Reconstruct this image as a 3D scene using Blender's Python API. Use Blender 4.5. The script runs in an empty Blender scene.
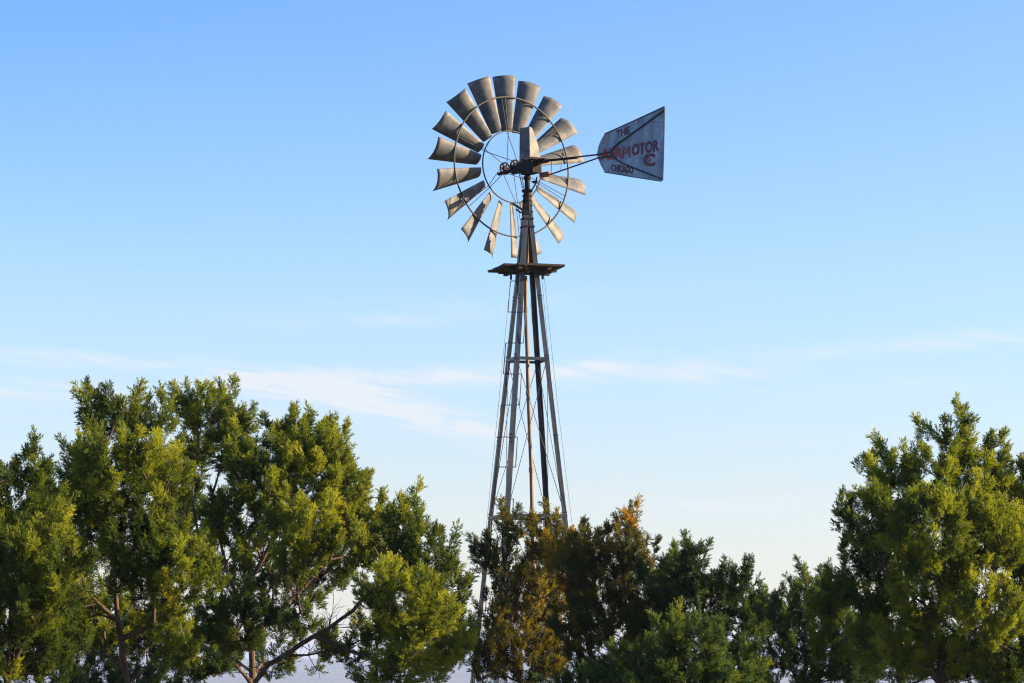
import bpy, bmesh, math, random
import numpy as np
from mathutils import Vector, Matrix

C = bpy.data.collections.new('windmill_hill')
bpy.context.scene.collection.children.link(C)
S = bpy.context.scene
R = math.radians

# ------------------------------------------------------------------ camera
FPX = 2700.0
PITCH = math.atan(315.5 / FPX)
EYE = 1.6
cam = bpy.data.cameras.new('camera')
cam.sensor_width = 36.0
cam.lens = FPX * 36.0 / 1024.0
cam.clip_start = 0.1
cam.clip_end = 40000
camo = bpy.data.objects.new('camera', cam)
camo.location = (0, 0, EYE)
camo.rotation_euler = (R(90) + PITCH, 0, 0)
C.objects.link(camo)
S.camera = camo

# ------------------------------------------------------------------ sun + sky
SUN_AZ = 91.0        # from the camera's back (-Y) towards +X
SUN_EL = 19.0
SUN_STRENGTH = 5.0
SKY_STRENGTH = 0.052
EXPOSURE = 1.82
sv = Vector((math.sin(R(SUN_AZ)) * math.cos(R(SUN_EL)), -math.cos(R(SUN_AZ)) * math.cos(R(SUN_EL)), math.sin(R(SUN_EL))))
sl = bpy.data.lights.new('sun', 'SUN')
sl.energy = SUN_STRENGTH
sl.angle = R(0.55)
sl.color = (1.0, 0.74, 0.43)
so = bpy.data.objects.new('sun', sl)
so.rotation_euler = sv.to_track_quat('Z', 'Y').to_euler()
so.location = (40, -5, 20)
C.objects.link(so)

W = bpy.data.worlds.new('World')
S.world = W
W.use_nodes = True
nt = W.node_tree
N, L = nt.nodes, nt.links
N.clear()
def nd(t, **kw):
    n = N.new(t)
    for k, v in kw.items():
        setattr(n, k, v)
    return n
def mth(op, a, b=None, c=None, clamp=False):
    n = N.new('ShaderNodeMath'); n.operation = op; n.use_clamp = clamp
    for i, v in enumerate((a, b, c)):
        if v is None: continue
        if isinstance(v, (int, float)): n.inputs[i].default_value = v
        else: L.new(v, n.inputs[i])
    return n.outputs[0]
out = nd('ShaderNodeOutputWorld')
bg = nd('ShaderNodeBackground')
bg.inputs['Strength'].default_value = SKY_STRENGTH
sky = nd('ShaderNodeTexSky', sky_type='NISHITA')
sky.sun_disc = False
sky.sun_elevation = R(SUN_EL)
sky.sun_rotation = R(180 - SUN_AZ)
sky.altitude = 300
sky.air_density = 1.0
sky.dust_density = 0.35
sky.ozone_density = 2.0
tc = nd('ShaderNodeTexCoord')
sep = nd('ShaderNodeSeparateXYZ')
L.new(tc.outputs['Generated'], sep.inputs[0])
az = mth('ARCTAN2', sep.outputs[0], sep.outputs[1])
el = mth('ARCSINE', sep.outputs[2])
# thin cirrus wisps: (azimuth, elevation, half length, half width, tilt, strength) in radians / degrees
WISPS = [
    (-.0560, .0945, .040, .0042, -12, 1.0), (-.0230, .0850, .020, .0026, -13, .95), (-.0780, .1010, .026, .0040, -3, .75), (-.0300, .1030, .034, .0034, 4, .60),
    (.0300, .1065, .017, .0030, 8, .75), (-.098, .1000, .02, .0030, 0, .40), (.0400, .1040, .050, .0030, 1, .30),
    (.0770, .1045, .016, .0028, -2, .62), 
    (-.0460, .1235, .042, .0022, 3, .26), (-.1650, .1085, .040, .0022, -3, .60), (-.1750, .0960, .040, .0045, -2, .65),
    (-.120, .0890, .06, .0060, 0, .25), (.160, .1150, .060, .0030, 4, .45), (.075, .0560, .055, .0040, -1, .60), (.090, .0800, .080, .0040, 1, .14),
    (-.02, .1300, .07, .0030, 4, .13), (.14, .0980, .05, .0035, 2, .18),
]
acc = None
comb = nd('ShaderNodeCombineXYZ')
L.new(mth('MULTIPLY', az, 26.0), comb.inputs[0])
L.new(mth('MULTIPLY', mth('ADD', el, mth('MULTIPLY', az, 0.17)), 210.0), comb.inputs[1])
nz = nd('ShaderNodeTexNoise')
nz.inputs['Scale'].default_value = 1.0
nz.inputs['Detail'].default_value = 8.0
nz.inputs['Roughness'].default_value = 0.6
nz.inputs['Distortion'].default_value = 0.9
L.new(comb.outputs[0], nz.inputs['Vector'])
streak = mth('MULTIPLY_ADD', nz.outputs['Fac'], 3.6, -1.25, clamp=True)
comb2 = nd('ShaderNodeCombineXYZ')
L.new(mth('MULTIPLY', az, 40.0), comb2.inputs[0])
L.new(mth('MULTIPLY', el, 120.0), comb2.inputs[1])
nz2 = nd('ShaderNodeTexNoise')
nz2.inputs['Scale'].default_value = 1.0
nz2.inputs['Detail'].default_value = 3.0
L.new(comb2.outputs[0], nz2.inputs['Vector'])
wob = mth('MULTIPLY_ADD', nz2.outputs['Fac'], 0.007, -0.0035)
elw = mth('ADD', el, wob)
for (a0, e0, la, le, tilt, st) in WISPS:
    ct, sn = math.cos(R(tilt)), math.sin(R(tilt))
    da = mth('SUBTRACT', az, a0); de = mth('SUBTRACT', elw, e0)
    u = mth('ADD', mth('MULTIPLY', da, ct / la), mth('MULTIPLY', de, sn / la))
    v = mth('ADD', mth('MULTIPLY', da, -sn / le), mth('MULTIPLY', de, ct / le))
    r2 = mth('ADD', mth('MULTIPLY', u, u), mth('MULTIPLY', v, v))
    g = mth('MULTIPLY', mth('POWER', 2.718, mth('MULTIPLY', r2, -0.8)), st)
    acc = g if acc is None else mth('ADD', acc, g)
cl = mth('MULTIPLY', acc, mth('MULTIPLY_ADD', streak, 1.25, 0.22), clamp=True)
front = mth('GREATER_THAN', sep.outputs[1], 0.0)
cl = mth('MULTIPLY', cl, front)
# a high thin veil of cirrus that thickens towards the horizon
veil = mth('POWER', 2.718, mth('MULTIPLY', mth('MAXIMUM', el, 0.0), -17.0))
veil = mth('MULTIPLY', veil, mth('MULTIPLY_ADD', streak, 0.15, 0.50))
tint = nd('ShaderNodeMix', data_type='RGBA', blend_type='MULTIPLY')
tint.inputs[0].default_value = 1.0
tcol = nd('ShaderNodeMix', data_type='RGBA')
lowt = nd('ShaderNodeMix', data_type='RGBA')
lowt.inputs[6].default_value = (1.0, .97, 1.12, 1)
lowt.inputs[7].default_value = (1.03, 1.13, 1.36, 1)
L.new(mth('MULTIPLY_ADD', el, 12.0, -0.72, clamp=True), lowt.inputs[0])
L.new(lowt.outputs[2], tcol.inputs[6])
tcol.inputs[7].default_value = (0.58, 0.965, 1.55, 1)
hi = mth('MULTIPLY_ADD', el, 8.0, -1.0, clamp=True)
lf = mth('MULTIPLY_ADD', az, -1.6, 0.55, clamp=True)
L.new(mth('MULTIPLY', hi, lf), tcol.inputs[0])
L.new(tcol.outputs[2], tint.inputs[7])
L.new(sky.outputs[0], tint.inputs[6])
mv = nd('ShaderNodeMix', data_type='RGBA')
mv.inputs[7].default_value = (4.5, 4.5, 4.45, 1)
L.new(veil, mv.inputs[0]); L.new(tint.outputs[2], mv.inputs[6])
mc = nd('ShaderNodeMix', data_type='RGBA')
mc.inputs[7].default_value = (4.5, 4.85, 5.2, 1)
L.new(cl, mc.inputs[0]); L.new(mv.outputs[2], mc.inputs[6])
L.new(mc.outputs[2], bg.inputs['Color'])
L.new(bg.outputs[0], out.inputs['Surface'])

S.view_settings.view_transform = 'Standard'
S.view_settings.look = 'None'
S.view_settings.gamma = 1
S.view_settings.exposure = EXPOSURE
S.render.engine = 'CYCLES'
S.cycles.use_denoising = True
S.cycles.denoiser = 'OPENIMAGEDENOISE'
S.cycles.denoising_input_passes = 'RGB_ALBEDO_NORMAL'
S.cycles.denoising_prefilter = 'NONE'
S.cycles.sample_clamp_indirect = 3.0
S.cycles.filter_width = 1.15
S.cycles.max_bounces = 6
S.cycles.transparent_max_bounces = 4

# ------------------------------------------------------------------ helpers
def at(px, py, Y):
    """World point that stands Y metres in front of the camera's position along +Y."""
    u = (px - 512.0) / FPX; v = (341.5 - py) / FPX
    cp, sp = math.cos(PITCH), math.sin(PITCH)
    d = Vector((u, cp - v * sp, sp + v * cp))
    return Vector((0, 0, EYE)) + d * (Y / d.y)

def material(name, rough=0.6, metal=0.0, spec=None):
    m = bpy.data.materials.new(name); m.use_nodes = True
    b = m.node_tree.nodes['Principled BSDF']
    b.inputs['Roughness'].default_value = rough
    b.inputs['Metallic'].default_value = metal
    if spec is not None: b.inputs['Specular IOR Level'].default_value = spec
    return m, m.node_tree, b

def noise_mat(name, stops, scale, rough=0.6, metal=0.0, detail=6, stretch=(1, 1, 1), bump=0.0, second=None, spec=None):
    m, t, b = material(name, rough, metal, spec)
    tc = t.nodes.new('ShaderNodeTexCoord'); mp = t.nodes.new('ShaderNodeMapping')
    mp.inputs['Scale'].default_value = stretch
    nz = t.nodes.new('ShaderNodeTexNoise'); nz.inputs['Scale'].default_value = scale; nz.inputs['Detail'].default_value = detail
    nz.inputs['Roughness'].default_value = 0.62
    rp = t.nodes.new('ShaderNodeValToRGB')
    els = rp.color_ramp.elements
    while len(els) < len(stops): els.new(0.5)
    for e, (p, c) in zip(els, stops): e.position = p; e.color = (*c, 1)
    oi = t.nodes.new('ShaderNodeObjectInfo'); vm = t.nodes.new('ShaderNodeVectorMath'); vm.operation = 'MULTIPLY_ADD'
    vm.inputs[1].default_value = (9.7, 5.3, 7.1)
    t.links.new(oi.outputs['Random'], vm.inputs[0]); t.links.new(tc.outputs['Object'], vm.inputs[2])
    t.links.new(vm.outputs[0], mp.inputs[0]); t.links.new(mp.outputs[0], nz.inputs['Vector'])
    t.links.new(nz.outputs['Fac'], rp.inputs[0])
    col = rp.outputs[0]
    if second:
        sc2, lo, hi, c2 = second
        n2 = t.nodes.new('ShaderNodeTexNoise'); n2.inputs['Scale'].default_value = sc2; n2.inputs['Detail'].default_value = 5
        t.links.new(vm.outputs[0], n2.inputs['Vector'])
        mr = t.nodes.new('ShaderNodeMapRange'); mr.inputs[1].default_value = lo; mr.inputs[2].default_value = hi
        t.links.new(n2.outputs['Fac'], mr.inputs[0])
        mx = t.nodes.new('ShaderNodeMix'); mx.data_type = 'RGBA'; mx.inputs[7].default_value = (*c2, 1)
        t.links.new(mr.outputs[0], mx.inputs[0]); t.links.new(col, mx.inputs[6]); col = mx.outputs[2]
    t.links.new(col, b.inputs['Base Color'])
    if bump:
        bp = t.nodes.new('ShaderNodeBump'); bp.inputs['Strength'].default_value = bump; bp.inputs['Distance'].default_value = 0.01
        t.links.new(nz.outputs['Fac'], bp.inputs['Height']); t.links.new(bp.outputs[0], b.inputs['Normal'])
    return m

M = {}
M['galv'] = noise_mat('weathered_galvanized_sheet', [(0.3, (.060, .070, .088)), (0.47, (.088, .098, .112)), (0.58, (.130, .134, .136)), (0.70, (.20, .19, .165))], 7, 0.6, 0.1, spec=.25,
                      second=(4.5, .57, .80, (.15, .09, .06)))
M['tower'] = noise_mat('weathered_galvanized_angle', [(0.3, (.026, .031, .040)), (0.55, (.046, .055, .070)), (0.75, (.085, .095, .11))], 7, 0.42, 0.6,
                       stretch=(1, 1, .3), second=(2.2, .57, .75, (.13, .085, .06)))
M['dark'] = noise_mat('greasy_cast_iron', [(0.3, (.010, .010, .011)), (0.7, (.028, .022, .019))], 14, 0.75, 0.0, spec=.12)
M['wire'] = noise_mat('steel_rod', [(0.3, (.022, .023, .027)), (0.7, (.055, .048, .042))], 20, 0.65, 0.1)
M['rust'] = noise_mat('rusted_iron', [(0.3, (.12, .035, .02)), (0.7, (.26, .08, .04))], 25, 0.8, 0.1)
M['pipe'] = noise_mat('rusty_drop_pipe', [(0.3, (.12, .075, .05)), (0.7, (.24, .165, .115))], 12, 0.75, 0.1, stretch=(1, 1, .25))
M['wood'] = noise_mat('weathered_planks', [(0.3, (.012, .012, .013)), (0.7, (.036, .030, .028))], 12, 0.85, stretch=(1, 5, 1), bump=.3)
M['vane'] = noise_mat('painted_vane_sheet', [(0.34, (.10, .14, .18)), (0.5, (.165, .215, .26)), (0.66, (.27, .32, .36))], 7, 0.5, 0.3,
                      stretch=(1, 1, .5), second=(3.0, .58, .75, (.20, .15, .15)))
M['red'] = noise_mat('faded_red_paint', [(0.38, (.34, .035, .035)), (0.62, (.24, .05, .06))], 9, 0.6, 0.0, second=(26.0, .60, .75, (.17, .22, .26)))
M['darkred'] = noise_mat('faded_maroon_paint', [(0.3, (.09, .02, .045)), (0.7, (.17, .03, .05))], 9, 0.6, 0.0, second=(26.0, .58, .74, (.17, .22, .26)))
M['bark'] = noise_mat('juniper_bark', [(0.3, (.035, .024, .019)), (0.55, (.085, .058, .044)), (0.78, (.17, .14, .12))], 22, 0.9, stretch=(1, 1, .22), bump=.6, spec=.2)

class MB:
    """Collects verts and faces for ONE mesh."""
    def __init__(s): s.v = []; s.f = []
    def add(s, vs, fs):
        o = len(s.v); s.v += [tuple(p) for p in vs]; s.f += [tuple(i + o for i in f) for f in fs]; return s
    def box(s, c, sx, sy, sz, ax=None):
        ax = ax or (Vector((1, 0, 0)), Vector((0, 1, 0)), Vector((0, 0, 1))); c = Vector(c)
        vs = [c + ax[0] * (sx * i / 2) + ax[1] * (sy * j / 2) + ax[2] * (sz * k / 2) for i in (-1, 1) for j in (-1, 1) for k in (-1, 1)]
        return s.add(vs, [(0, 1, 3, 2), (4, 6, 7, 5), (0, 4, 5, 1), (2, 3, 7, 6), (0, 2, 6, 4), (1, 5, 7, 3)])
    def bar(s, a, b, w, h=None, up=(0, 0, 1)):
        a, b = Vector(a), Vector(b); d = (b - a).normalized(); u = Vector(up)
        if abs(d.dot(u)) > .95: u = Vector((0, 1, 0))
        x = d.cross(u).normalized(); y = x.cross(d).normalized()
        return s.box((a + b) / 2, w, h or w, (b - a).length, (x, y, d))
    def tube(s, pts, r, n=8, closed=False):
        pts = [Vector(p) for p in pts]; k = len(pts); rs = r if isinstance(r, (list, tuple)) else [r] * k
        ring = []; o = len(s.v); ref = None
        for i, p in enumerate(pts):
            if closed: d = pts[(i + 1) % k] - pts[i - 1]
            else: d = pts[min(i + 1, k - 1)] - pts[max(i - 1, 0)]
            d.normalize()
            if ref is None:
                ref = d.cross(Vector((0.13, 0.21, 1))).normalized()
            ref = (ref - d * ref.dot(d)).normalized(); b = d.cross(ref)
            for q in range(n):
                a = 2 * math.pi * q / n
                s.v.append(tuple(p + (ref * math.cos(a) + b * math.sin(a)) * rs[i]))
        for i in range(k if closed else k - 1):
            j = (i + 1) % k
            for q in range(n):
                q2 = (q + 1) % n
                s.f.append((o + i * n + q, o + i * n + q2, o + j * n + q2, o + j * n + q))
        if not closed:
            s.f.append(tuple(o + q for q in reversed(range(n)))); s.f.append(tuple(o + (k - 1) * n + q for q in range(n)))
        return s
    def disc(s, c, axis, r, th, n=20):
        a = Vector(axis).normalized(); return s.tube([Vector(c) - a * th / 2, Vector(c) + a * th / 2], r, n)
    def prism(s, pts, off):
        n = len(pts); off = Vector(off); pts = [Vector(p) for p in pts]
        fs = [tuple(range(n)), tuple(reversed(range(n, 2 * n)))] + [(i, i + n, (i + 1) % n + n, (i + 1) % n) for i in range(n)]
        return s.add(pts + [p + off for p in pts], fs)
    def build(s, name, mat, parent=None, smooth=False):
        me = bpy.data.meshes.new(name); me.from_pydata(s.v, [], s.f)
        bm = bmesh.new(); bm.from_mesh(me); bmesh.ops.recalc_face_normals(bm, faces=bm.faces); bm.to_mesh(me); bm.free()
        me.materials.append(mat)
        if smooth:
            me.polygons.foreach_set('use_smooth', [True] * len(me.polygons))
        o = bpy.data.objects.new(name, me); C.objects.link(o)
        if parent: o.parent = parent
        return o

def thing(name, label, cat, loc, group=None):
    o = bpy.data.objects.new(name, None); o.empty_display_size = .3; C.objects.link(o); o.location = loc
    o['label'] = label; o['category'] = cat
    if group: o['group'] = group
    return o

# ------------------------------------------------------------------ terrain
def ground_h(x, y):
    r = np.hypot(x, y)
    h = -0.012 * np.clip(r - 8, 0, 50)
    t = np.clip((r - 55) / 700.0, 0, 1)
    h = h - 46 * (t * t * (3 - 2 * t))
    far = np.clip((r - 700) / 2500.0, 0, 1)
    h = h + far * (9 * np.sin(x / 610.0 + 1.0) * np.cos(y / 830.0) + 5 * np.sin(x / 240.0 + y / 390.0))
    rim = np.clip((r - 3800) / 3000.0, 0, 1)
    h = h + rim * rim * (3 - 2 * rim) * (44 + 8 * np.sin(x / 900.0 + 0.6) + 4 * np.sin(x / 330.0))
    h = h + np.where(r < 60, 0.04 * np.sin(x * 1.3) * np.cos(y * 1.1), 0)
    return h
def gz(x, y): return float(ground_h(np.array(float(x)), np.array(float(y))))

rad = np.concatenate([[0.0], np.geomspace(1.0, 9000, 120)])
na = 240
th = np.linspace(0, 2 * np.pi, na, endpoint=False)
vx = (rad[1:, None] * np.cos(th)[None]).ravel(); vy = (rad[1:, None] * np.sin(th)[None]).ravel()
vx = np.concatenate([[0], vx]); vy = np.concatenate([[0], vy]); vz = ground_h(vx, vy)
fs = [(0, 1 + i, 1 + (i + 1) % na) for i in range(na)]
for k in range(len(rad) - 2):
    b0 = 1 + k * na; b1 = b0 + na
    fs += [(b0 + i, b1 + i, b1 + (i + 1) % na, b0 + (i + 1) % na) for i in range(na)]
me = bpy.data.meshes.new('ground'); me.from_pydata(np.stack([vx, vy, vz], 1).tolist(), [], fs)
gm = noise_mat('dry_hill_country_ground', [(0.35, (.035, .05, .02)), (0.5, (.09, .085, .045)), (0.62, (.17, .145, .09))], .35, .95, detail=10,
               second=(.006, .45, .55, (.045, .06, .03)), spec=.1)
me.materials.append(gm); me.polygons.foreach_set('use_smooth', [True] * len(me.polygons))
go = bpy.data.objects.new('ground', me); C.objects.link(go); go['kind'] = 'structure'

# ------------------------------------------------------------------ haze
HZ = 0.00018
if HZ > 0:
    hm = bpy.data.materials.new('valley_haze'); hm.use_nodes = True
    t = hm.node_tree; t.nodes.clear()
    o_ = t.nodes.new('ShaderNodeOutputMaterial'); pv = t.nodes.new('ShaderNodeVolumePrincipled')
    pv.inputs['Density'].default_value = HZ
    pv.inputs['Color'].default_value = (.50, .66, 1.0, 1); pv.inputs['Anisotropy'].default_value = 0.2
    t.links.new(pv.outputs[0], o_.inputs['Volume'])
    ho = MB().box((0, 0, -20), 18600, 18600, 100).build('haze', hm); ho['kind'] = 'stuff'

# ------------------------------------------------------------------ windmill
YM = 35.8
axis_top = at(527.2, 167, YM)
MX, MY = axis_top.x, YM
def zt(py): return at(527.2, py, YM).z
GZ = gz(MX, MY)
mill = thing('windmill', 'galvanized multi-blade windmill with wheel and tail vane on its four-legged tower', 'windmill', (MX, MY, GZ))
HUBZ = zt(167) - GZ
def lz(py): return zt(py) - GZ
MPP = YM / FPX            # metres per pixel at the tower
PHI = R(15.7)
ex = Vector((math.cos(PHI), math.sin(PHI), 0)); ey = Vector((-math.sin(PHI), math.cos(PHI), 0)); ez = Vector((0, 0, 1))
z_apex = lz(180); slope = 16.6 * MPP / (lz(180) - lz(360))
def half(z): return max((z_apex - z) * slope, 0.02)
def corner(i, z, extra=0.0):
    sx, sy = ((1, 1), (-1, 1), (-1, -1), (1, -1))[i]
    h = half(z) + extra
    return ex * (sx * h) + ey * (sy * h) + Vector((0, 0, z))
# legs: rolled angle sections, corner outwards
for i in range(4):
    sx, sy = ((1, 1), (-1, 1), (-1, -1), (1, -1))[i]
    m = MB(); w, t_ = .062, .008
    prof = [(0, 0), (-w * sx, 0), (-w * sx, -t_ * sy), (-t_ * sx, -t_ * sy), (-t_ * sx, -w * sy), (0, -w * sy)]
    zs = [-0.1, lz(517), lz(360), lz(268), lz(193)]
    rings = []
    for z in zs:
        c = corner(i, z, .012)
        rings += [c + ex * a + ey * b for a, b in prof]
    n = 6
    fs = [(k * n + q, k * n + (q + 1) % n, (k + 1) * n + (q + 1) % n, (k + 1) * n + q) for k in range(len(zs) - 1) for q in range(n)]
    fs += [tuple(range(n)), tuple(reversed(range((len(zs) - 1) * n, len(zs) * n)))]
    m.add(rings, fs)
    # bolts at splice plates
    for py in (300, 360, 440, 517):
        c = corner(i, lz(py), .016)
        for dz in (-.05, .0, .05):
            m.box(c + ez * dz + ex * (-sx * .03), .014, .012, .014, (ex, ey, ez))
            m.box(c + ez * dz + ey * (-sy * .03), .012, .014, .014, (ex, ey, ez))
    m.build('leg', M['tower'], mill)
# girts
for py in (360, 517, 695):
    for i in range(4):
        a, b = corner(i, lz(py)), corner((i + 1) % 4, lz(py))
        nrm = (a + b); nrm.z = 0; nrm.normalize()
        m = MB(); m.bar(a + nrm * .018, b + nrm * .018, .004, .038); m.bar(a + nrm * .002 - ez * .019, b + nrm * .002 - ez * .019, .028, .004)
        m.build('girt', M['tower'], mill)
# diagonal rods
levels = [lz(268), lz(360), lz(517), lz(695), .05]
for k in range(1, 4):
    for i in range(4):
        m = MB()
        for (p, q) in ((i, (i + 1) % 4), ((i + 1) % 4, i)):
            a = corner(p, levels[k], -.01); b = corner(q, levels[k + 1], -.01)
            off = .006 if p == i else -.006
            nrm = (a + b); nrm.z = 0; nrm.normalize()
            m.tube([a + nrm * off, b + nrm * off], .0042, 6)
        m.build('cross_brace', M['wire'], mill)
# narrow steel cap under the mast
m = MB()
m.tube([(0, 0, lz(215)), (0, 0, lz(197)), (0, 0, lz(192))], [.075, .055, .05], 10)
m.disc((0, 0, lz(191)), (0, 0, 1), .075, .03); m.disc((0, 0, lz(196)), (0, 0, 1), .068, .015); m.disc((0, 0, lz(201)), (0, 0, 1), .07, .012)
for py in (206, 212, 219, 227): m.box((0, 0, lz(py)), half(lz(py)) * 2 + .05, half(lz(py)) * 2 + .05, .02, (ex, ey, ez))
m.build('tower_cap', M['dark'], mill)
# platform: planks on two joists, notched at one corner
zp = lz(268.5)
m = MB(); HS = .405; npl = 7; pw = 2 * HS / npl
rng = random.Random(5)
for k in range(npl):
    y0 = -HS + pw * (k + .5)
    x0, x1 = -HS, HS
    if k == npl - 1: x0 = -HS - .045
    if k == npl - 2: x0 = -HS - .02
    if k == 0: x0 = -HS + .16
    if k in (3,):                                   # the tower passes through
        for a, b in ((x0, -.16), (.16, x1)): m.box(ex * ((a + b) / 2) + ey * y0 + ez * zp, b - a, pw - .01, .028, (ex, ey, ez))
    else:
        m.box(ex * ((x0 + x1) / 2 + rng.uniform(-.01, .01)) + ey * y0 + ez * (zp + rng.uniform(-.004, .004)), x1 - x0, pw - .01, .028, (ex, ey, ez))
plat = m.build('platform', M['wood'], mill)
m = MB()
for s in (-1, 1):
    m.box(ex * (s * .2) + ez * (zp - .045), .05, 2 * HS - .04, .034, (ex, ey, ez))
    m.box(ey * (s * .17) + ez * (zp - .047), 2 * HS - .1, .045, .03, (ex, ey, ez))
m.build('joist', M['wood'], plat)
MB().tube([Vector((-.02, -.42, zp)), Vector((-.02, -.1, zp - .02))], .022, 10).build('bolt_end', M['pipe'], plat)
# drop pipe up the middle
def PL(px, py, dy=0.0):
    p = at(px, py, YM + dy); return Vector((p.x - MX, dy, p.z - GZ))
pts = [PL(525.3, 276), PL(525.8, 310), PL(527.4, 360), PL(528.2, 393), PL(529.6, 430), PL(531.2, 470), PL(532.2, 517), PL(534, 600), PL(536, 700)]
pts.append(Vector((pts[-1].x + .02, 0, -.05)))
m = MB(); m.tube(pts, .025, 10)
for k in (1, 3, 5): m.tube([pts[k] - ez * .03, pts[k] + ez * .03], .031, 10)
m.build('drop_pipe', M['pipe'], mill)
# rod the mast turns on, inside the tower top
MB().tube([(0, 0, lz(275)), (0, 0, lz(205))], .02, 8).build('pump_rod', M['pipe'], mill)
# zigzag step ladder bent from one rod
ys = [281, 312, 343, 374, 405, 437, 467, 499, 530, 561, 592, 623, 654]
xl = lambda y: 510.5 - (y - 281) * .076
xr = lambda y: 527.5 - (y - 281) * .064
pts = [PL(xl(281), 268, -.25)]
left = True
for k, y in enumerate(ys):
    pts += [PL(xl(y), y, -.25), PL(xr(y), y, -.25)] if left else [PL(xr(y), y, -.25), PL(xl(y), y, -.25)]
    left = not left
# each rung enters on the side the last one left
pts2 = [PL(527, 276, -.25)]
for k, y in enumerate(ys):
    a, b = PL(xl(y), y, -.25), PL(xr(y), y, -.25)
    pts2 += [b, a] if k % 2 == 0 else [a, b]
lad = []
for p in pts2:
    lad.append(p)
m = MB()
for a, b in zip(lad[1:], lad[2:]):
    m.tube([a, b], .0062, 6)
m.build('ladder', M['wire'], mill)
# loose wires outside the right leg and left leg, furling wire
m = MB()
m.tube([PL(541.5, 275, -.2), PL(553, 400, -.25), PL(568, 540, -.3), PL(585, 720, -.3)], .0022, 5)
m.tube([PL(544, 275, -.2), PL(557, 400, -.25), PL(574, 540, -.3), PL(592, 720, -.3)], .0022, 5)
m.build('furl_wire', M['wire'], mill)
m = MB()
m.tube([PL(508.5, 300, .3), PL(499, 400, .3), PL(487, 520, .3), PL(470, 720, .3)], .0025, 5)
m.tube([PL(530, 300, .2), PL(536, 360, .25), PL(546, 460, .3), PL(552, 560, .3)], .0020, 5)
m.build('guy_wire', M['wire'], mill)
MB().box(PL(542.6, 277, -.2), .03, .03, .06).build('pulley', M['dark'], mill)
MB().box(PL(511, 277, -.25), .03, .03, .07).build('pulley', M['dark'], mill)

# ---- head
AW = R(36); AT = R(48.5)
ra = Vector((math.sin(AW), -math.cos(AW), 0))       # wheel axis, pointing to the rear
fa = -ra
pa = Vector((math.cos(AW), math.sin(AW), 0))        # in the wheel plane, to the right
tt = Vector((math.sin(AT), -math.cos(AT), 0))       # tail direction
tb = Vector((math.cos(AT), math.sin(AT), 0))        # across the tail
H = Vector((0, 0, HUBZ))
m = MB()
m.tube([(0, 0, lz(193)), (0, 0, HUBZ - .08)], .036, 12)
m.tube([(0, 0, HUBZ - .17), (0, 0, HUBZ - .13)], .05, 12)
m.build('mast_pipe', M['dark'], mill, True)
m = MB()
m.box(H + ra * .03 - ez * .0, .16, .34, .12, (pa, ra, ez))
m.box(H + ra * .08 - ez * .07, .14, .28, .07, (pa, ra, ez))
m.tube([H - ra * .32, H - ra * .15], .06, 14); m.tube([H - ra * .66, H + ra * .2], .024, 10)
m.box(H + tt * .24 + ez * .05, .09, .22, .05, (tb, tt, ez))
for a in range(5): m.box(H + ra * (.02 + .05 * a) + ez * .085, .2, .014, .03, (pa, ra, ez))
gear = m.build('gearbox', M['dark'], mill)
# hood: tall sheet metal helmet, one side upright, the other sloping
hb = [(-.02, -.095), (.235, -.095), (.235, .095), (-.02, .095)]
z0, z1 = HUBZ + .04, lz(128)
c0 = -tb * .045 + tt * .005
bot = [c0 + tb * a + tt * b + ez * z0 for a, b in hb]
topc = [(-.02, -.085), (.045, -.085), (.045, .085), (-.02, .085)]
mid = [c0 + tb * a + tt * b + ez * (z0 + (z1 - z0) * .55) for a, b in [(-.02, -.093), (.165, -.093), (.165, .093), (-.02, .093)]]
top = [c0 + tb * a + tt * b + ez * z1 for a, b in topc]
m = MB(); m.add(bot + mid + top, [(0, 3, 2, 1)] + [(k + q, k + (q + 1) % 4, k + 4 + (q + 1) % 4, k + 4 + q) for k in (0, 4) for q in range(4)] + [(8, 9, 10, 11)])
hood = m.build('hood', M['galv'], mill)
bv = hood.modifiers.new('bevel', 'BEVEL'); bv.width = .012; bv.segments = 3
# furl lever and bracket under the head
m = MB(); m.bar(PL(512.5, 203.5, -.25), PL(531, 215, -.25), .02, .03); m.build('furl_lever', M['tower'], mill)
MB().bar(PL(516, 209, -.2), PL(521, 213, -.2), .02, .02).build('lever_stop', M['dark'], mill)
MB().tube([PL(522, 176, -.05), PL(524, 190, -.05)], .006, 6).build('brake_rod', M['wire'], mill)
m = MB(); m.tube([PL(537, 177, -.1), PL(535.5, 184, -.1), PL(530.5, 192, -.05)], .011, 8); m.tube([PL(519, 172, -.1), PL(522.5, 188, -.05)], .007, 6)
m.box(PL(535, 182, -.1), .07, .04, .03)
m.build('brake_bracket', M['dark'], mill)

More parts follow.
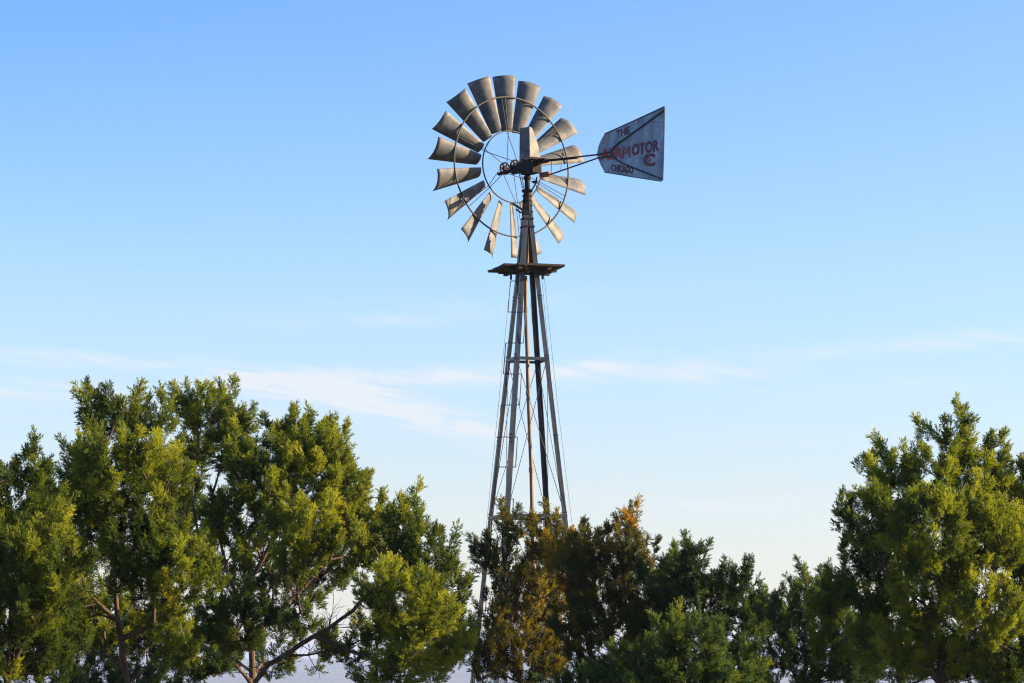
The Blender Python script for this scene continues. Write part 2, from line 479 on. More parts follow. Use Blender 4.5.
# ---- wheel: rims are the part, hub, spokes and blades its pieces
WC = H + fa * .41 + ez * .055
def wp(ang, r, a=0.0):                               # ang clockwise from the top as the camera sees it
    return WC + pa * (math.sin(ang) * r) + ez * (math.cos(ang) * r) + ra * a
m = MB()
for r, w in ((.49, .0095), (.955, .0115)):
    m.tube([wp(2 * math.pi * k / 72, r, .065) for k in range(72)], w, 6, True)
wheel = m.build('wheel', M['wire'], mill, True)
NB = 18
blade_me = None
def blade_mesh():
    """One curved sail in its own frame: x tangential, y axial to the rear, z radial."""
    nr, nc = 12, 10
    vs = []; r0, r1 = .50, 1.255
    for side in (0, 1):
        for i in range(nr + 1):
            f = i / nr; r = r0 + (r1 - r0) * f
            ch = .15 + (.322 - .15) * f ** .92
            pitch = R(38 - 4 * f)
            for j in range(nc + 1):
                u = j / nc - .5
                x = ch * u
                bow = 0.175 * ch * (1 - 4 * u * u) + (-.03 * ch)
                y = bow - (.0018 if side else 0)
                # chord turns about the radial direction: normal swings to the camera's left at the top
                X = x * math.cos(pitch) - y * math.sin(pitch)
                Y = x * math.sin(pitch) + y * math.cos(pitch)
                rr = r + .006 * f - .024 * u * u * f
                vs.append((X, Y, rr))
    st = (nr + 1) * (nc + 1); q = lambda s, i, j: s * st + i * (nc + 1) + j
    fs = []
    for i in range(nr):
        for j in range(nc):
            fs.append((q(0, i, j), q(0, i, j + 1), q(0, i + 1, j + 1), q(0, i + 1, j)))
            fs.append((q(1, i, j), q(1, i + 1, j), q(1, i + 1, j + 1), q(1, i, j + 1)))
    for i in range(nr):
        for j in (0, nc): fs.append((q(0, i, j), q(0, i + 1, j), q(1, i + 1, j), q(1, i, j)))
    for j in range(nc):
        for i in (0, nr): fs.append((q(0, i, j), q(0, i, j + 1), q(1, i, j + 1), q(1, i, j)))
    me = bpy.data.meshes.new('blade'); me.from_pydata(vs, [], fs)
    bm = bmesh.new(); bm.from_mesh(me); bmesh.ops.recalc_face_normals(bm, faces=bm.faces); bm.to_mesh(me); bm.free()
    me.polygons.foreach_set('use_smooth', [True] * len(me.polygons)); me.materials.append(M['galv'])
    return me
blade_me = blade_mesh()
def rib_mesh():
    """Crescent bracket that ties a sail to the outer rim."""
    m = MB(); r = .955; f = (r - .50) / .765
    ch = (.155 + .18 * f) * .92; pitch = R(38 - 4 * f); pts = []
    for j in range(9):
        u = j / 8 - .5; x = ch * u; y = 0.175 * ch * (1 - 4 * u * u) + (-.03 * ch) + .002
        pts.append((x * math.cos(pitch) - y * math.sin(pitch), x * math.sin(pitch) + y * math.cos(pitch), r))
    pts += [(.03, .055, r), (-.03, .045, r)]
    m.prism(pts, (0, 0, .006))
    me = bpy.data.meshes.new('blade_bracket'); me.from_pydata(m.v, [], m.f); me.materials.append(M['wire']); return me
rib_me = rib_mesh()
# steel sheets weather one by one: three toned copies of the same mesh would still share its material
for k in range(NB):
    ang = R(-4.5 + 20 * k)
    rad_d = pa * math.sin(ang) + ez * math.cos(ang)
    tan_d = pa * math.cos(ang) - ez * math.sin(ang)
    rk = random.Random(k); jit = R(rk.uniform(-4, 4))
    rot = Matrix((tan_d, ra, rad_d)).transposed() @ Matrix.Rotation(jit, 3, 'Z') @ Matrix.Rotation(R(rk.uniform(-1.2, 1.2)), 3, 'Y') @ Matrix.Diagonal((rk.uniform(.95, 1.04), rk.uniform(.8, 1.25), rk.uniform(.99, 1.008)))
    mat4 = Matrix.Translation(WC + fa * .012) @ rot.to_4x4()
    b = bpy.data.objects.new('blade', blade_me); C.objects.link(b); b.parent = wheel; b.matrix_local = mat4
    b2 = bpy.data.objects.new('blade_bracket', rib_me); C.objects.link(b2); b2.parent = wheel; b2.matrix_local = mat4
m = MB()
for a in (.10, -.14):
    c = WC + fa * a
    m.tube([c + pa * (math.sin(q * math.pi / 12) * .078) + ez * (math.cos(q * math.pi / 12) * .078) for q in range(24)], .012, 6, True)
    m.disc(c, fa, .034, .05)
    for q in range(3):
        an = q * math.pi / 3 + .5; d = pa * math.sin(an) + ez * math.cos(an); m.bar(c - d * .075, c + d * .075, .024, .018, fa)
m.build('hub', M['dark'], wheel)
for k in range(6):
    ang = R(-9 + 60 * k)
    for a in (.10, -.14):
        hubp = WC + fa * a + (pa * math.sin(ang + .6) + ez * math.cos(ang + .6)) * .078
        MB().tube([hubp, wp(ang + (.03 if a > 0 else -.03), .49, .065), wp(ang + (.03 if a > 0 else -.03), .955, .065)], .0048, 6).build('spoke', M['wire'], wheel)

# ---- tail
PLn = tb                                              # normal of the vane plane
CAMP = Vector((-MX, -MY, EYE - GZ))
def tail_pt(px, py, off=0.0):
    w = at(px, py, YM) - Vector((MX, MY, GZ)); d = w - CAMP
    s = (tb.dot(Vector((0, 0, 0))) - off - tb.dot(CAMP)) / tb.dot(d)
    return CAMP + d * s
outl = [(597, 153.5), (598.5, 146), (601, 140), (604.5, 133.8), (634, 120.5), (664, 106.6), (664.6, 108), (664, 145), (663, 180), (661.5, 181.4), (632, 176.8), (604.5, 172.2), (600.5, 164.5), (597.4, 157.5)]
m = MB(); m.prism([tail_pt(x, y) for x, y in outl], tb * .004)
vane = m.build('tail_vane', M['vane'], mill)
m = MB()
seq = [(664, 110), (640, 127.5), (618, 143.5), (613.2, 147.5), (611.4, 151.5), (611.8, 155), (614.5, 158.5), (622, 163), (640, 170.5), (661, 178.8)]
m.tube([tail_pt(x, y, .012) for x, y in seq], .010, 6)
m.build('vane_frame', M['tower'], vane)
m = MB()
m.tube([tail_pt(x, y, .006) for x, y in outl[3:6]], .006, 5); m.tube([tail_pt(x, y, .006) for x, y in outl[5:9]], .006, 5); m.tube([tail_pt(x, y, .006) for x, y in outl[9:12]], .006, 5)
m.tube([tail_pt(651, 121.5, .003), tail_pt(664, 122.5, .003)], .003, 5)
m.build('vane_seam', M['tower'], vane)
m = MB()
m.tube([tail_pt(543, 160.8), tail_pt(598, 154.6)], .011, 6); m.tube([tail_pt(543, 177), tail_pt(598, 158)], .010, 6)
m.tube([tail_pt(598, 154.6, .008), tail_pt(612, 151.5, .008)], .011, 6); m.tube([tail_pt(598, 158, .008), tail_pt(612.5, 155.5, .008)], .010, 6)
m.tube([tail_pt(551.8, 160), tail_pt(551.2, 173.5)], .006, 6); m.tube([tail_pt(561.5, 159), tail_pt(561, 171)], .005, 6)
m.build('tail_arm', M['wire'], vane)
m = MB(); m.tube([tail_pt(547, 160.6, .03), tail_pt(577, 157.6, .03)], .018, 8); m.build('tail_spring', M['dark'], vane)
m = MB()
m.box(tail_pt(545, 174.5), .05, .16, .06, (tb, tt, ez)); m.build('tail_hinge', M['rust'], vane); m = MB(); m.box(tail_pt(540, 162.5), .05, .16, .035, (tb, tt, ez))
m.bar(tail_pt(533, 160), tail_pt(548, 160.5), .035, .03)
m.build('tail_hinge', M['rust'], vane)
# lettering
def word(txt, x0, yb0, x1, yb1, hpx, mat, name='lettering', slant=0.0):
    cu = bpy.data.curves.new('t', 'FONT'); cu.body = txt; cu.size = 1; cu.resolution_u = 3
    cu.bevel_depth = .042; cu.bevel_resolution = 0
    to = bpy.data.objects.new('t', cu); S.collection.objects.link(to)
    bpy.context.view_layer.update()
    dg = bpy.context.evaluated_depsgraph_get()
    me = bpy.data.meshes.new_from_object(to.evaluated_get(dg)); bpy.data.objects.remove(to)
    vs = np.array([v.co[:] for v in me.vertices])
    mn, mx = vs.min(0), vs.max(0)
    A, B = tail_pt(x0, yb0, .0035), tail_pt(x1, yb1, .0035)
    up = (tail_pt(x0, yb0 - hpx, .0035) - A)
    for v in me.vertices:
        fx = (v.co.x - mn[0]) / (mx[0] - mn[0]); fy = (v.co.y - mn[1]) / (mx[1] - mn[1])
        v.co = A + (B - A) * (fx + slant * fy) + up * fy - tb * (v.co.z * .08)
    me.materials.append(mat); me.name = name
    o = bpy.data.objects.new(name, me); C.objects.link(o); o.parent = vane
    return o
word('THE', 616.0, 138.0, 629.5, 133.4, 7.4, M['darkred'])
word('AERM', 600.2, 160.5, 630.2, 157.2, 11.6, M['red'])
word('OTOR', 631.6, 156.0, 659.0, 151.0, 11.8, M['darkred'])
word('CHICAGO', 611.0, 171.0, 633.0, 173.8, 7.2, M['darkred'])
word('C', 643.0, 166.4, 654.6, 166.2, 13.0, M['darkred'])
word('O', 647.2, 161.8, 651.0, 161.7, 4.6, M['red'])

#TREES
# ------------------------------------------------------------------ junipers
rngn = np.random.default_rng(11)

def norm(a): return a / np.maximum(np.linalg.norm(a, axis=-1, keepdims=True), 1e-9)

def make_spray(seed, n_sub=8, n_tw=15):
    """One foliage plume, unit length along +z: scale-leaf twiglets (one pointed face each) on short side shoots."""
    g = np.random.default_rng(seed); tris = []
    for s_ in range(n_sub):
        h = (s_ + g.random()) / n_sub * .78
        if s_ == n_sub - 1: h = .62
        ph = g.random() * 6.283; up = .55 + .5 * h + g.random() * .25
        d = norm(np.array([math.cos(ph) , math.sin(ph), up * 1.5]))
        if s_ == n_sub - 1: d = np.array([.05, 0, 1.0])
        ln = (.42 * (1 - .45 * h) + .06) * (.8 + .4 * g.random())
        base = np.array([0, 0, h])
        for k in range(n_tw):
            f = (k + g.random()) / n_tw
            p = base + d * ln * f + g.normal(0, .012, 3)
            w = norm(d * 1.0 + g.normal(0, .55, 3))
            tl = (.15 - .05 * f) * (.7 + .5 * g.random()); hw = .023 + .012 * g.random()
            side = norm(np.cross(w, g.normal(0, 1, 3)))
            tris.append([p - side * hw, p + side * hw, p + w * tl])
    return np.array(tris)
SPRAYS = [make_spray(100 + i) for i in range(10)]

def foliage_material(name, dark, mid, light, tipc, tip_amt):
    m, t, b = material(name, .55, 0, .25)
    N_ = t.nodes
    at_ = N_.new('ShaderNodeAttribute'); at_.attribute_name = 'tint'
    rp = N_.new('ShaderNodeValToRGB'); els = rp.color_ramp.elements
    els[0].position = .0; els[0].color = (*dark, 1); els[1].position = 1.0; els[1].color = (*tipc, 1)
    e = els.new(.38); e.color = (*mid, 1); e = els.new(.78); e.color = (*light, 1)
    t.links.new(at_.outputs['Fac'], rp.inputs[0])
    t.links.new(rp.outputs[0], b.inputs['Base Color'])
    tr = N_.new('ShaderNodeBsdfTranslucent'); mx = N_.new('ShaderNodeMixShader'); mx.inputs[0].default_value = .42
    hs = N_.new('ShaderNodeHueSaturation'); hs.inputs['Value'].default_value = 1.35; hs.inputs['Saturation'].default_value = 1.1; hs.inputs['Hue'].default_value = .497
    t.links.new(rp.outputs[0], hs.inputs['Color']); t.links.new(hs.outputs[0], tr.inputs[0])
    t.links.new(b.outputs[0], mx.inputs[1]); t.links.new(tr.outputs[0], mx.inputs[2])
    t.links.new(mx.outputs[0], N_['Material Output'].inputs['Surface'])
    return m
FM = {
    'green': foliage_material('juniper_scale_leaf', (.020, .042, .010), (.066, .105, .016), (.265, .30, .030), (.40, .40, .045), 0),
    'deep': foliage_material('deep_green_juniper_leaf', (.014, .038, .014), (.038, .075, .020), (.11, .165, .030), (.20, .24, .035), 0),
    'bronze': foliage_material('bronze_tipped_juniper_leaf', (.035, .050, .012), (.095, .095, .018), (.26, .21, .025), (.42, .24, .03), 0),
}

def mesh_from_arrays(name, V, F, mat, k, smooth=False, tint=None):
    me = bpy.data.meshes.new(name)
    me.vertices.add(len(V)); me.vertices.foreach_set('co', V.astype(np.float32).ravel())
    me.loops.add(F.size); me.loops.foreach_set('vertex_index', F.astype(np.int32).ravel())
    me.polygons.add(len(F)); me.polygons.foreach_set('loop_start', np.arange(0, F.size, k, dtype=np.int32))
    if smooth: me.polygons.foreach_set('use_smooth', np.ones(len(F), bool))
    me.update(calc_edges=True)
    if tint is not None:
        a = me.attributes.new('tint', 'FLOAT', 'FACE'); a.data.foreach_set('value', tint.astype(np.float32))
    me.materials.append(mat)
    o = bpy.data.objects.new(name, me); C.objects.link(o)
    return o

def grow(points, root_nodes, bf, cone):
    """Joins every point to the nearest place on the growing limb system, preferring short ways back to the root."""
    P = [np.array(p) for p in root_nodes[0]]; par = list(root_nodes[1]); pl = []
    for i, p in enumerate(P): pl.append(0 if par[i] < 0 else pl[par[i]] + np.linalg.norm(P[i] - P[par[i]]))
    n0 = len(P); pts = np.array(points); N_ = len(pts)
    P = np.array(P); pl = np.array(pl)
    best = np.full(N_, 1e9); bi = np.zeros(N_, int)
    def upd(idx, alive):
        v = pts[alive] - P[idx]; d = np.linalg.norm(v, axis=1)
        c = d * (1 + cone * np.clip(-v[:, 2] / np.maximum(d, 1e-6) + .1, 0, 1.2)) + bf * (pl[idx])
        # real cost compares added wire plus weighted path
        k = c < best[alive]; ids = alive[k]; best[ids] = c[k]; bi[ids] = idx
    alive = np.arange(N_)
    for i in range(n0): upd(i, alive)
    P = list(P); pl = list(pl)
    P_ = P
    while len(alive):
        j = alive[np.argmin(best[alive])]
        d = np.linalg.norm(pts[j] - P_[bi[j]])
        a = P_[bi[j]]; base = bi[j]
        nseg = max(1, int(d / .22))
        for s_ in range(1, nseg + 1):
            q = a + (pts[j] - a) * (s_ / nseg)
            if s_ < nseg: q = q + rngn.normal(0, .018, 3) + np.array([0, 0, -.05 * math.sin(math.pi * s_ / nseg) * d * .4])
            P_.append(q); par.append(base); pl.append(pl[base] + np.linalg.norm(q - P_[base])); base = len(P_) - 1
        alive = alive[alive != j]
        if len(alive):
            for q in range(len(P_) - nseg, len(P_)):
                v = pts[alive] - P_[q]; dd = np.linalg.norm(v, axis=1)
                c = dd * (1 + cone * np.clip(-v[:, 2] / np.maximum(dd, 1e-6) + .1, 0, 1.2)) + bf * pl[q]
                k = c < best[alive]; ids = alive[k]; best[ids] = c[k]; bi[ids] = q
    return np.array(P_), np.array(par), n0

def tubes(P, par, rad, sides):
    idx = np.where(par >= 0)[0]
    A = P[par[idx]]; B = P[idx]; ra = rad[par[idx]]; rb = rad[idx]
    ra = np.minimum(ra, rb * 1.9)
    d = norm(B - A); ref = np.where(np.abs(d[:, 2:3]) > .9, np.array([[1., 0, 0]]), np.array([[0, 0, 1.]]))
    u = norm(np.cross(d, ref)); v = np.cross(d, u)
    B = B + d * (rb * .5)[:, None]
    a = np.arange(sides) * 2 * np.pi / sides
    ca = np.cos(a)[None, :, None]; sa = np.sin(a)[None, :, None]
    r1 = A[:, None] + (u[:, None] * ca + v[:, None] * sa) * ra[:, None, None]
    r2 = B[:, None] + (u[:, None] * ca + v[:, None] * sa) * rb[:, None, None]
    V = np.concatenate([r1, r2], 1).reshape(-1, 3)
    o = (np.arange(len(idx)) * 2 * sides)[:, None]
    q = np.arange(sides)[None]; q2 = (q + 1) % sides
    F = np.stack([o + q, o + q2, o + q2 + sides, o + q + sides], -1).reshape(-1, 4)
    return V, F

def juniper(label, trunk_x, Y, limbs, lobes, mat='green', tint0=.45, seed=1, density=1.0, spray=.088, group='junipers on the hilltop', shell=.5, clump=.105):
    """lobes: (px, py, rx, ry, dy, amount, tint shift) measured against the horizon at this tree's own distance Y, dy = how far nearer or farther."""
    g = np.random.default_rng(seed)
    base = at(trunk_x, 683, Y); base.z = gz(base.x, Y) - .05
    root = thing('juniper_tree', label, 'tree', base, group)
    O = np.array(base)
    s = Y / FPX
    pts = []; cen = []; sh = []
    for (px, py, rx, ry, dy, amt, ts) in lobes:
        c = np.array(at(px, py, Y + dy * 1.9)) - O
        R_ = np.array([rx * s, (rx + ry) * .5 * s, ry * s])
        R_ = np.maximum(R_ - .035, .035)
        n = max(3, int(amt * density * 15 * (R_[0] * R_[1] + R_[0] * R_[2] + R_[1] * R_[2]) / .045))
        d = g.normal(0, 1, (n, 3)); d = norm(d); d[:, 2] += .22; d = norm(d)
        rr = (shell + (1.06 - shell) * g.random(n) ** .55)
        rr = rr * (1 + .16 * np.sin(d[:, 0] * 5 + px) * np.cos(d[:, 2] * 6 + py))
        rr = np.where((g.random(n) < .12) & (d[:, 2] > -.1), rr * g.uniform(1.1, 1.35, n), rr)
        p = c + d * R_ * rr[:, None]
        pts.append(p); cen.append(np.repeat(c[None], n, 0)); sh.append(np.full(n, ts))
    pts = np.concatenate(pts); cen = np.concatenate(cen); sh = np.concatenate(sh)
    keep = pts[:, 2] > .35
    pts, cen, sh = pts[keep], cen[keep], sh[keep]
    ok = np.ones(len(pts), bool); mind = clump * .92
    for i in range(len(pts)):
        if not ok[i]: continue
        dd = np.linalg.norm((pts[i + 1:] - pts[i]) * np.array([1, 1, .75]), axis=1); ok[i + 1:] &= dd > mind
    pts, cen, sh = pts[ok], cen[ok], sh[ok]
    # every clump is an upright pointed plume of sprays
    nc = len(pts); M_ = 11
    ax = norm(norm(pts - cen) * .5 + np.array([0, 0, .85]) + g.normal(0, .16, (nc, 3)))
    csz = np.exp(g.normal(0, .28, nc)); hgt = clump * csz * g.uniform(1.3, 2.7, nc); wid = clump * csz * g.uniform(.32, .62, nc)
    t_ = (np.arange(M_)[None] + g.random((nc, M_))) / M_
    pr = g.normal(0, 1, (nc, M_, 3)); pr = norm(pr - (pr * ax[:, None]).sum(-1, keepdims=True) * ax[:, None])
    rad_ = wid[:, None] * (1 - .85 * t_) * g.uniform(.6, 1.05, (nc, M_))
    spp = pts[:, None] + ax[:, None] * ((t_ - .6) * hgt[:, None])[..., None] + pr * rad_[..., None]
    spd = norm(ax[:, None] * 1.0 + pr * (.75 * (1 - .6 * t_))[..., None])
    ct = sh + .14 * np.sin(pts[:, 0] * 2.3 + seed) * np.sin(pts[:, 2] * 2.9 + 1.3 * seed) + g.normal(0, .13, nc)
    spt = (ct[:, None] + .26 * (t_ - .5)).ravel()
    SP, SD = spp.reshape(-1, 3), spd.reshape(-1, 3)
    # trunk and main limbs
    nodes = []; par = []
    def poly(ps, parent):
        prev = parent
        for a, b in zip(ps, ps[1:]):
            dd = np.linalg.norm(b - a); n = max(2, int(dd / .16))
            for k in range(1, n + 1):
                q = a + (b - a) * (k / n) + g.normal(0, .008, 3)
                nodes.append(q); par.append(prev); prev = len(nodes) - 1
        return prev
    for li, limb in enumerate(limbs):
        ps = [np.array(at(px, py, Y + dy)) - O for (px, py, dy) in limb]
        if li == 0:
            nodes.append(np.zeros(3)); par.append(-1)
            poly([np.zeros(3)] + ps, 0)
        else:
            arr = np.array(nodes); j = int(np.argmin(np.linalg.norm(arr - ps[0], axis=1)))
            poly([arr[j]] + ps[1:], j)
    P, par, n0 = grow(pts, (nodes, par), .45, .5)
    # pipe-model thickness
    n = len(P); w = np.zeros(n); child = np.zeros(n, int)
    for i in range(1, n): child[par[i]] += 1
    w[child == 0] = 1
    for i in range(n - 1, 0, -1): w[par[i]] += w[i]
    rad = .0036 * np.maximum(w, 1) ** .42
    rad = np.minimum(rad, .13)
    rad[0] *= 1.25
    # dead side twigs on the inner wood
    inner = np.where((w > 4) & (w < 90))[0]
    pick = g.choice(inner, int(len(inner) * 3.6))
    k = len(pick); tw_a = P[pick]; limb = norm(P[pick] - P[par[pick]])
    tw_dir = norm(limb * .55 + g.normal(0, .55, (k, 3)) + np.array([0, 0, .1]))
    tl = g.uniform(.05, .26, k) * (.6 + .8 * g.random(k))
    segs = [(tw_a, None)]
    P2 = [tw_a]; par2 = [np.full(k, -1)]; r2 = [np.full(k, .0034)]
    def sprout(src, dr_, ln_, rr_):
        e = P2[src] + norm(dr_) * ln_[:, None]; P2.append(e); par2.append(np.arange(k) + src * k); r2.append(np.full(k, rr_)); return len(P2) - 1
    m1 = sprout(0, tw_dir, tl * .45, .0026)
    d1 = tw_dir + g.normal(0, .35, (k, 3)); m2 = sprout(m1, d1, tl * .35, .0018)
    sprout(m2, d1 + g.normal(0, .5, (k, 3)), tl * .35, .0009)
    sprout(m1, tw_dir + g.normal(0, .7, (k, 3)), tl * .40, .0009)
    sprout(m2, d1 + g.normal(0, .8, (k, 3)), tl * .30, .0009)
    sprout(m1, tw_dir + g.normal(0, .9, (k, 3)), tl * .30, .0009)
    V, F = tubes(P, par, rad, 6)
    P2 = np.concatenate(P2); par2 = np.concatenate(par2); r2 = np.concatenate(r2)
    V2, F2 = tubes(P2, par2, r2, 4)
    # sprays on every clump
    N_ = len(SP); pos = []; dr = []; sz = []; tn = []
    L_ = spray * g.uniform(.7, 1.45, N_) * np.repeat(csz, M_) ** .5
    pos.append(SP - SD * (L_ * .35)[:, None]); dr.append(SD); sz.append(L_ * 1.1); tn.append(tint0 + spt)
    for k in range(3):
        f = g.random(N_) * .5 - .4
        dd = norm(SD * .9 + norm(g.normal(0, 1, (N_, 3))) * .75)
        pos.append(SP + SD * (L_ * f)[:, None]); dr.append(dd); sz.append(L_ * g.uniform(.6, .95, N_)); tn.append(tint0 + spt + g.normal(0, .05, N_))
    pos = np.concatenate(pos); dr = np.concatenate(dr); sz = np.concatenate(sz); tn = np.concatenate(tn)
    u = norm(np.cross(dr, norm(g.normal(0, 1, dr.shape)))); v = np.cross(dr, u)
    fat = g.uniform(.75, 1.05, len(dr))
    TV = []; TT = []
    which = g.integers(0, len(SPRAYS), len(dr))
    for q, T in enumerate(SPRAYS):
        I = np.where(which == q)[0]
        if not len(I): continue
        X = (T[None, ..., 0, None] * (u[I] * fat[I, None])[:, None, None] + T[None, ..., 1, None] * (v[I] * fat[I, None])[:, None, None] + T[None, ..., 2, None] * dr[I][:, None, None])
        X = pos[I][:, None, None] + X * sz[I][:, None, None, None]
        TV.append(X.reshape(-1, 3)); tt_ = np.repeat(tn[I], len(T)) + g.normal(0, .07, len(I) * len(T)); TT.append(tt_)
    TV = np.concatenate(TV); TT = np.clip(np.concatenate(TT), 0, 1)
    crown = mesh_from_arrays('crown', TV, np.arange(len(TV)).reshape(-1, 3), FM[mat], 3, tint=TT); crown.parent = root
    trunk = mesh_from_arrays('trunk', np.concatenate([V, V2]), np.concatenate([F, F2 + len(V)]), M['bark'], 4, True); trunk.parent = root
    
    return root

juniper('dark green juniper with yellow-green tips, cut off by the left edge of the photo', 8, 19.8,
        [[(8, 683, 0), (12, 600, 0), (20, 540, 0)], [(12, 610, 0), (-40, 560, .2)], [(12, 610, 0), (60, 580, -.2)]],
        [(22, 500, 42, 42, 0, 1.00, 0), (-20, 540, 55, 60, .2, 1.00, 0), (40, 570, 45, 55, -.2, 1.00, .02), (-10, 630, 60, 50, 0, 0.90, -.05), (38, 655, 40, 32, .1, 0.80, -.05)],
        'green', .33, 3)
juniper('broad yellow-green juniper with a flat dark top, second from the left', 122, 21.6,
        [[(128, 683, 0), (118, 620, 0), (112, 560, 0), (110, 500, 0)], [(118, 625, 0), (80, 590, -.1), (60, 540, -.2)], [(116, 600, 0), (160, 560, 0), (172, 500, .1)], [(122, 660, 0), (70, 640, .2), (30, 600, .2)]],
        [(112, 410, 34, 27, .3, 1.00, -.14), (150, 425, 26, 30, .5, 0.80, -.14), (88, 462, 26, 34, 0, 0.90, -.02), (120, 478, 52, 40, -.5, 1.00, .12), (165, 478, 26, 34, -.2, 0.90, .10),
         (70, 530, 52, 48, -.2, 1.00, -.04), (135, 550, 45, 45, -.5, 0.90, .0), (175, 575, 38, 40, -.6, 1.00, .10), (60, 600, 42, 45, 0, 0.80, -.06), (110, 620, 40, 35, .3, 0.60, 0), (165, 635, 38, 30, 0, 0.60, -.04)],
        'green', .46, 7)
juniper('tall open-crowned juniper whose bent trunk shows in front of the left sky gap', 250, 24.2,
        [[(252, 683, 0), (250, 640, 0), (240, 600, 0), (226, 565, 0), (212, 510, 0)],
         [(240, 600, 0), (262, 560, -.1), (290, 510, -.2), (300, 460, -.2)],
         [(226, 565, 0), (200, 545, .1), (192, 500, .1), (198, 440, .2)],
         [(250, 645, 0), (290, 600, .1), (330, 560, .1), (350, 500, 0)]],
        [(205, 411, 40, 25, .2, 1.00, .03), (232, 438, 28, 34, .1, 0.90, -.05), (192, 450, 22, 30, .4, 0.60, .02), (298, 434, 32, 24, .2, 1.00, .02), (262, 470, 42, 36, -.3, 1.00, .0), (310, 470, 40, 38, -.2, 1.00, .04),
         (343, 484, 26, 38, 0, 1.00, .05), (368, 512, 18, 28, .1, 0.90, .06), (240, 520, 44, 36, 0, 0.80, 0), (300, 535, 40, 38, -.5, 1.00, .10), (345, 540, 38, 36, .2, 0.80, -.06), (180, 495, 24, 38, .3, .9, .0), (322, 642, 20, 12, .5, .5, -.05), (300, 622, 26, 16, -.2, .5, -.05), (195, 530, 30, 34, .5, 0.80, .04),
         (232, 645, 20, 16, -.4, .5, -.05), (250, 570, 40, 26, .4, 0.50, -.05), (322, 572, 32, 18, .3, .6, -.05), (285, 612, 26, 16, .5, .5, -.05), (275, 655, 22, 20, .3, .5, -.05), (235, 620, 42, 32, -.5, 0.80, -.10), (200, 650, 34, 32, .3, 0.60, -.06), (290, 590, 36, 20, .5, 0.60, -.05)],
        'green', .46, 13)
juniper('yellow-green juniper with a long bare limb, the nearest one left of the windmill legs', 262, 22.4,
        [[(255, 683, 0), (268, 664, 0), (300, 645, 0), (330, 628, 0), (352, 610, .1), (372, 590, .2), (398, 560, .2)],
         [(318, 640, 0), (350, 650, -.1), (385, 664, -.2), (420, 660, -.2)], [(372, 590, .2), (410, 590, 0), (436, 570, 0)]],
        [(402, 528, 28, 28, 0, 1.00, .02), (385, 560, 32, 36, .3, 0.90, -.08), (428, 562, 30, 34, -.1, 1.00, .03), (446, 598, 22, 36, 0, 1.00, .04), (405, 605, 44, 36, -.5, 1.00, .12), (430, 645, 36, 32, -.2, 1.00, .10), (345, 655, 24, 16, .2, .6, 0), (461, 652, 15, 26, 0, .8, .02), (372, 640, 26, 26, .2, 0.60, .0), (395, 670, 36, 22, -.3, 0.80, .05)],
        'green', .50, 17)
juniper('sparse bronze-tipped juniper standing right in front of the windmill legs', 520, 27.5,
        [[(520, 683, 0), (512, 640, 0), (506, 590, 0), (502, 545, 0)], [(512, 640, 0), (540, 600, 0), (556, 560, 0)], [(508, 600, 0), (492, 565, .1), (474, 542, .1)]],
        [(515, 524, 24, 18, 0, 0.90, .22), (545, 540, 26, 22, 0, 1, .22), (566, 560, 22, 26, -.2, 1, .42), (500, 560, 26, 26, .1, 0.80, -.05), (478, 548, 9, 8, 0, 1.00, -.1), (470, 541, 5, 5, 0, 1.60, -.1), (530, 595, 36, 32, .2, 0.80, -.04),
         (500, 612, 22, 32, 0, 0.45, -.05), (484, 655, 18, 24, 0, .9, .0), (560, 610, 36, 34, .3, 0.80, -.05), (520, 655, 52, 32, 0, 0.80, .0)],
        'bronze', .35, 23, spray=.085)
juniper('bronze and olive juniper with one tall pointed top, right of the windmill legs', 618, 26.5,
        [[(618, 683, 0), (612, 630, 0), (618, 580, 0), (628, 530, 0)], [(612, 630, 0), (585, 590, 0), (590, 560, 0)], [(615, 600, 0), (650, 570, 0)]],
        [(630, 520, 13, 15, 0, 1.30, .40), (622, 545, 26, 22, 0, 1.00, .05), (590, 545, 20, 22, .2, 0.90, -.12), (648, 552, 14, 14, 0, 1, .05), (574, 552, 14, 22, 0, 1, .0), (668, 610, 20, 26, 0, 1, -.05), (600, 580, 38, 32, .1, 0.90, -.08), (650, 590, 34, 32, .2, 0.90, -.08), (610, 640, 55, 42, 0, 0.80, -.1)],
        'bronze', .33, 29, spray=.085)
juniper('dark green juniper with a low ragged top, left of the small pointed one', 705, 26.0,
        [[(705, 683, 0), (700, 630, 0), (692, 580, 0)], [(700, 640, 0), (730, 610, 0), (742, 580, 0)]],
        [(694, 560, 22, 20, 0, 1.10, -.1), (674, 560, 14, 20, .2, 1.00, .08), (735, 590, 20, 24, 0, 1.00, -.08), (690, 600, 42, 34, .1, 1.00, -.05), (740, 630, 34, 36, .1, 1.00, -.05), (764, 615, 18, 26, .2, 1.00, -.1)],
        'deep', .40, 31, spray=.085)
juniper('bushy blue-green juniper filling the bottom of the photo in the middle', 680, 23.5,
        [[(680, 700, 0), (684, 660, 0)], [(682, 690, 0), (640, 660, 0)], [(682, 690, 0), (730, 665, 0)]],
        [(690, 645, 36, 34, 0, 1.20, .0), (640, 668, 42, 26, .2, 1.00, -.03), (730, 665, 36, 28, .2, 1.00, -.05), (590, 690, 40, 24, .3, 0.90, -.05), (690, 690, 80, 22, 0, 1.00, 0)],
        'deep', .55, 37)
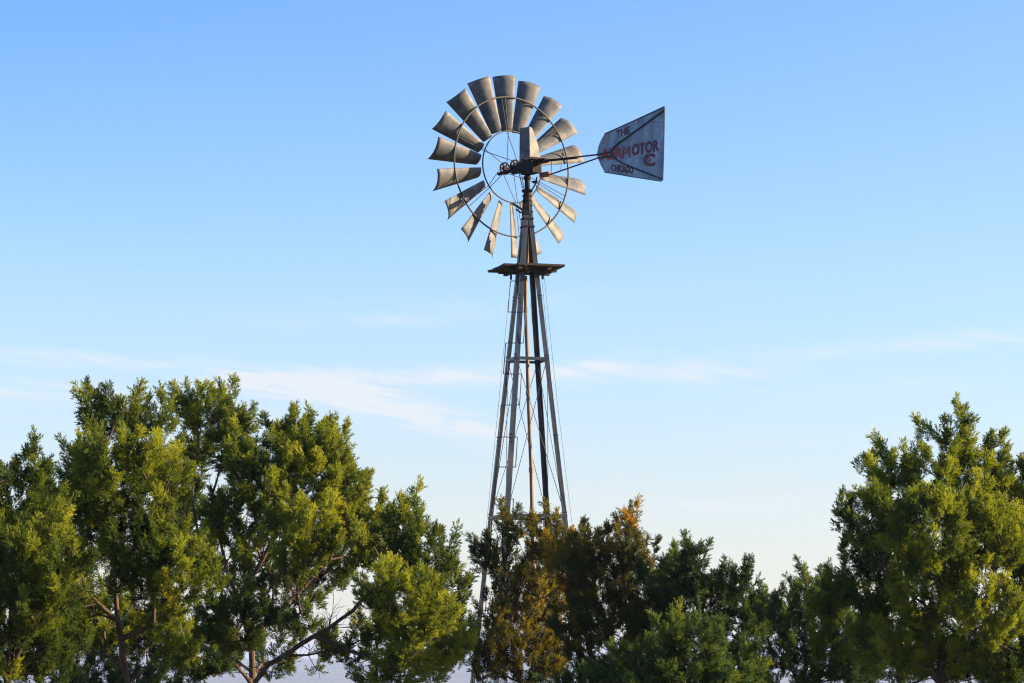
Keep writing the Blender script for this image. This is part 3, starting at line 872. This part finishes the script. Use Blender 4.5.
juniper('small juniper with a thin pointed tip, just left of the big right-hand tree', 805, 25.0,
        [[(805, 683, 0), (806, 640, 0), (806, 600, 0), (805, 565, 0)], [(806, 640, 0), (780, 620, 0)], [(806, 640, 0), (835, 620, 0)]],
        [(805, 566, 9, 12, 0, 1.60, -.02), (806, 590, 20, 20, 0, 1.10, .0), (830, 600, 22, 26, .1, 1.00, -.02), (772, 600, 16, 18, .2, 1, -.03), (785, 610, 20, 24, .2, 0.90, -.06), (810, 630, 40, 32, 0, 0.90, -.03), (790, 665, 50, 28, 0, 0.80, -.06), (850, 655, 40, 32, 0, 0.80, -.05)],
        'deep', .50, 41, spray=.08)
juniper('largest juniper, yellow-green and reaching past the right edge of the photo', 940, 22.5,
        [[(940, 683, 0), (938, 620, 0), (945, 560, 0), (952, 500, 0), (958, 440, 0)], [(938, 620, 0), (890, 580, 0), (868, 520, 0)], [(942, 590, 0), (985, 550, 0), (1010, 500, 0)], [(938, 640, 0), (1000, 620, 0), (1060, 560, 0)]],
        [(961, 414, 11, 12, 0, 1.70, -.02), (950, 434, 22, 10, 0, 1.30, -.02), (924, 428, 8, 7, 0, 1.60, -.04), (996, 448, 18, 10, .2, 1.20, -.05), (958, 455, 22, 20, 0, 0.80, 0),
         (868, 455, 12, 16, .2, 1.30, .0), (890, 470, 26, 24, 0, 0.92, .03), (925, 475, 30, 28, -.2, 0.92, .05), (975, 490, 36, 32, -.1, 0.84, .06), (1012, 480, 24, 24, .2, 0.76, .0), (1045, 490, 40, 40, 0, 0.84, .0),
         (848, 556, 14, 20, .2, 0.84, -.04), (840, 590, 20, 20, .3, 0.84, -.06), (822, 604, 18, 20, .2, 1, -.04), (826, 640, 26, 22, .2, .9, -.06), (848, 510, 13, 26, .2, 0.84, -.02), (880, 520, 40, 36, -.3, 0.84, .03), (930, 530, 45, 40, -.6, 0.84, .14), (985, 540, 42, 40, -.4, 0.84, .12), (1030, 550, 40, 40, 0, 0.80, .05), (1080, 560, 45, 50, 0, 0.84, 0),
         (870, 580, 42, 36, .2, 0.76, -.12), (930, 595, 46, 36, -.2, 0.76, .0), (990, 605, 46, 36, -.5, 0.76, .10), (1045, 620, 46, 40, 0, 0.80, 0), (900, 645, 60, 32, .1, 0.80, -.08), (990, 660, 60, 28, 0, 0.80, -.02)],
        'green', .50, 43)
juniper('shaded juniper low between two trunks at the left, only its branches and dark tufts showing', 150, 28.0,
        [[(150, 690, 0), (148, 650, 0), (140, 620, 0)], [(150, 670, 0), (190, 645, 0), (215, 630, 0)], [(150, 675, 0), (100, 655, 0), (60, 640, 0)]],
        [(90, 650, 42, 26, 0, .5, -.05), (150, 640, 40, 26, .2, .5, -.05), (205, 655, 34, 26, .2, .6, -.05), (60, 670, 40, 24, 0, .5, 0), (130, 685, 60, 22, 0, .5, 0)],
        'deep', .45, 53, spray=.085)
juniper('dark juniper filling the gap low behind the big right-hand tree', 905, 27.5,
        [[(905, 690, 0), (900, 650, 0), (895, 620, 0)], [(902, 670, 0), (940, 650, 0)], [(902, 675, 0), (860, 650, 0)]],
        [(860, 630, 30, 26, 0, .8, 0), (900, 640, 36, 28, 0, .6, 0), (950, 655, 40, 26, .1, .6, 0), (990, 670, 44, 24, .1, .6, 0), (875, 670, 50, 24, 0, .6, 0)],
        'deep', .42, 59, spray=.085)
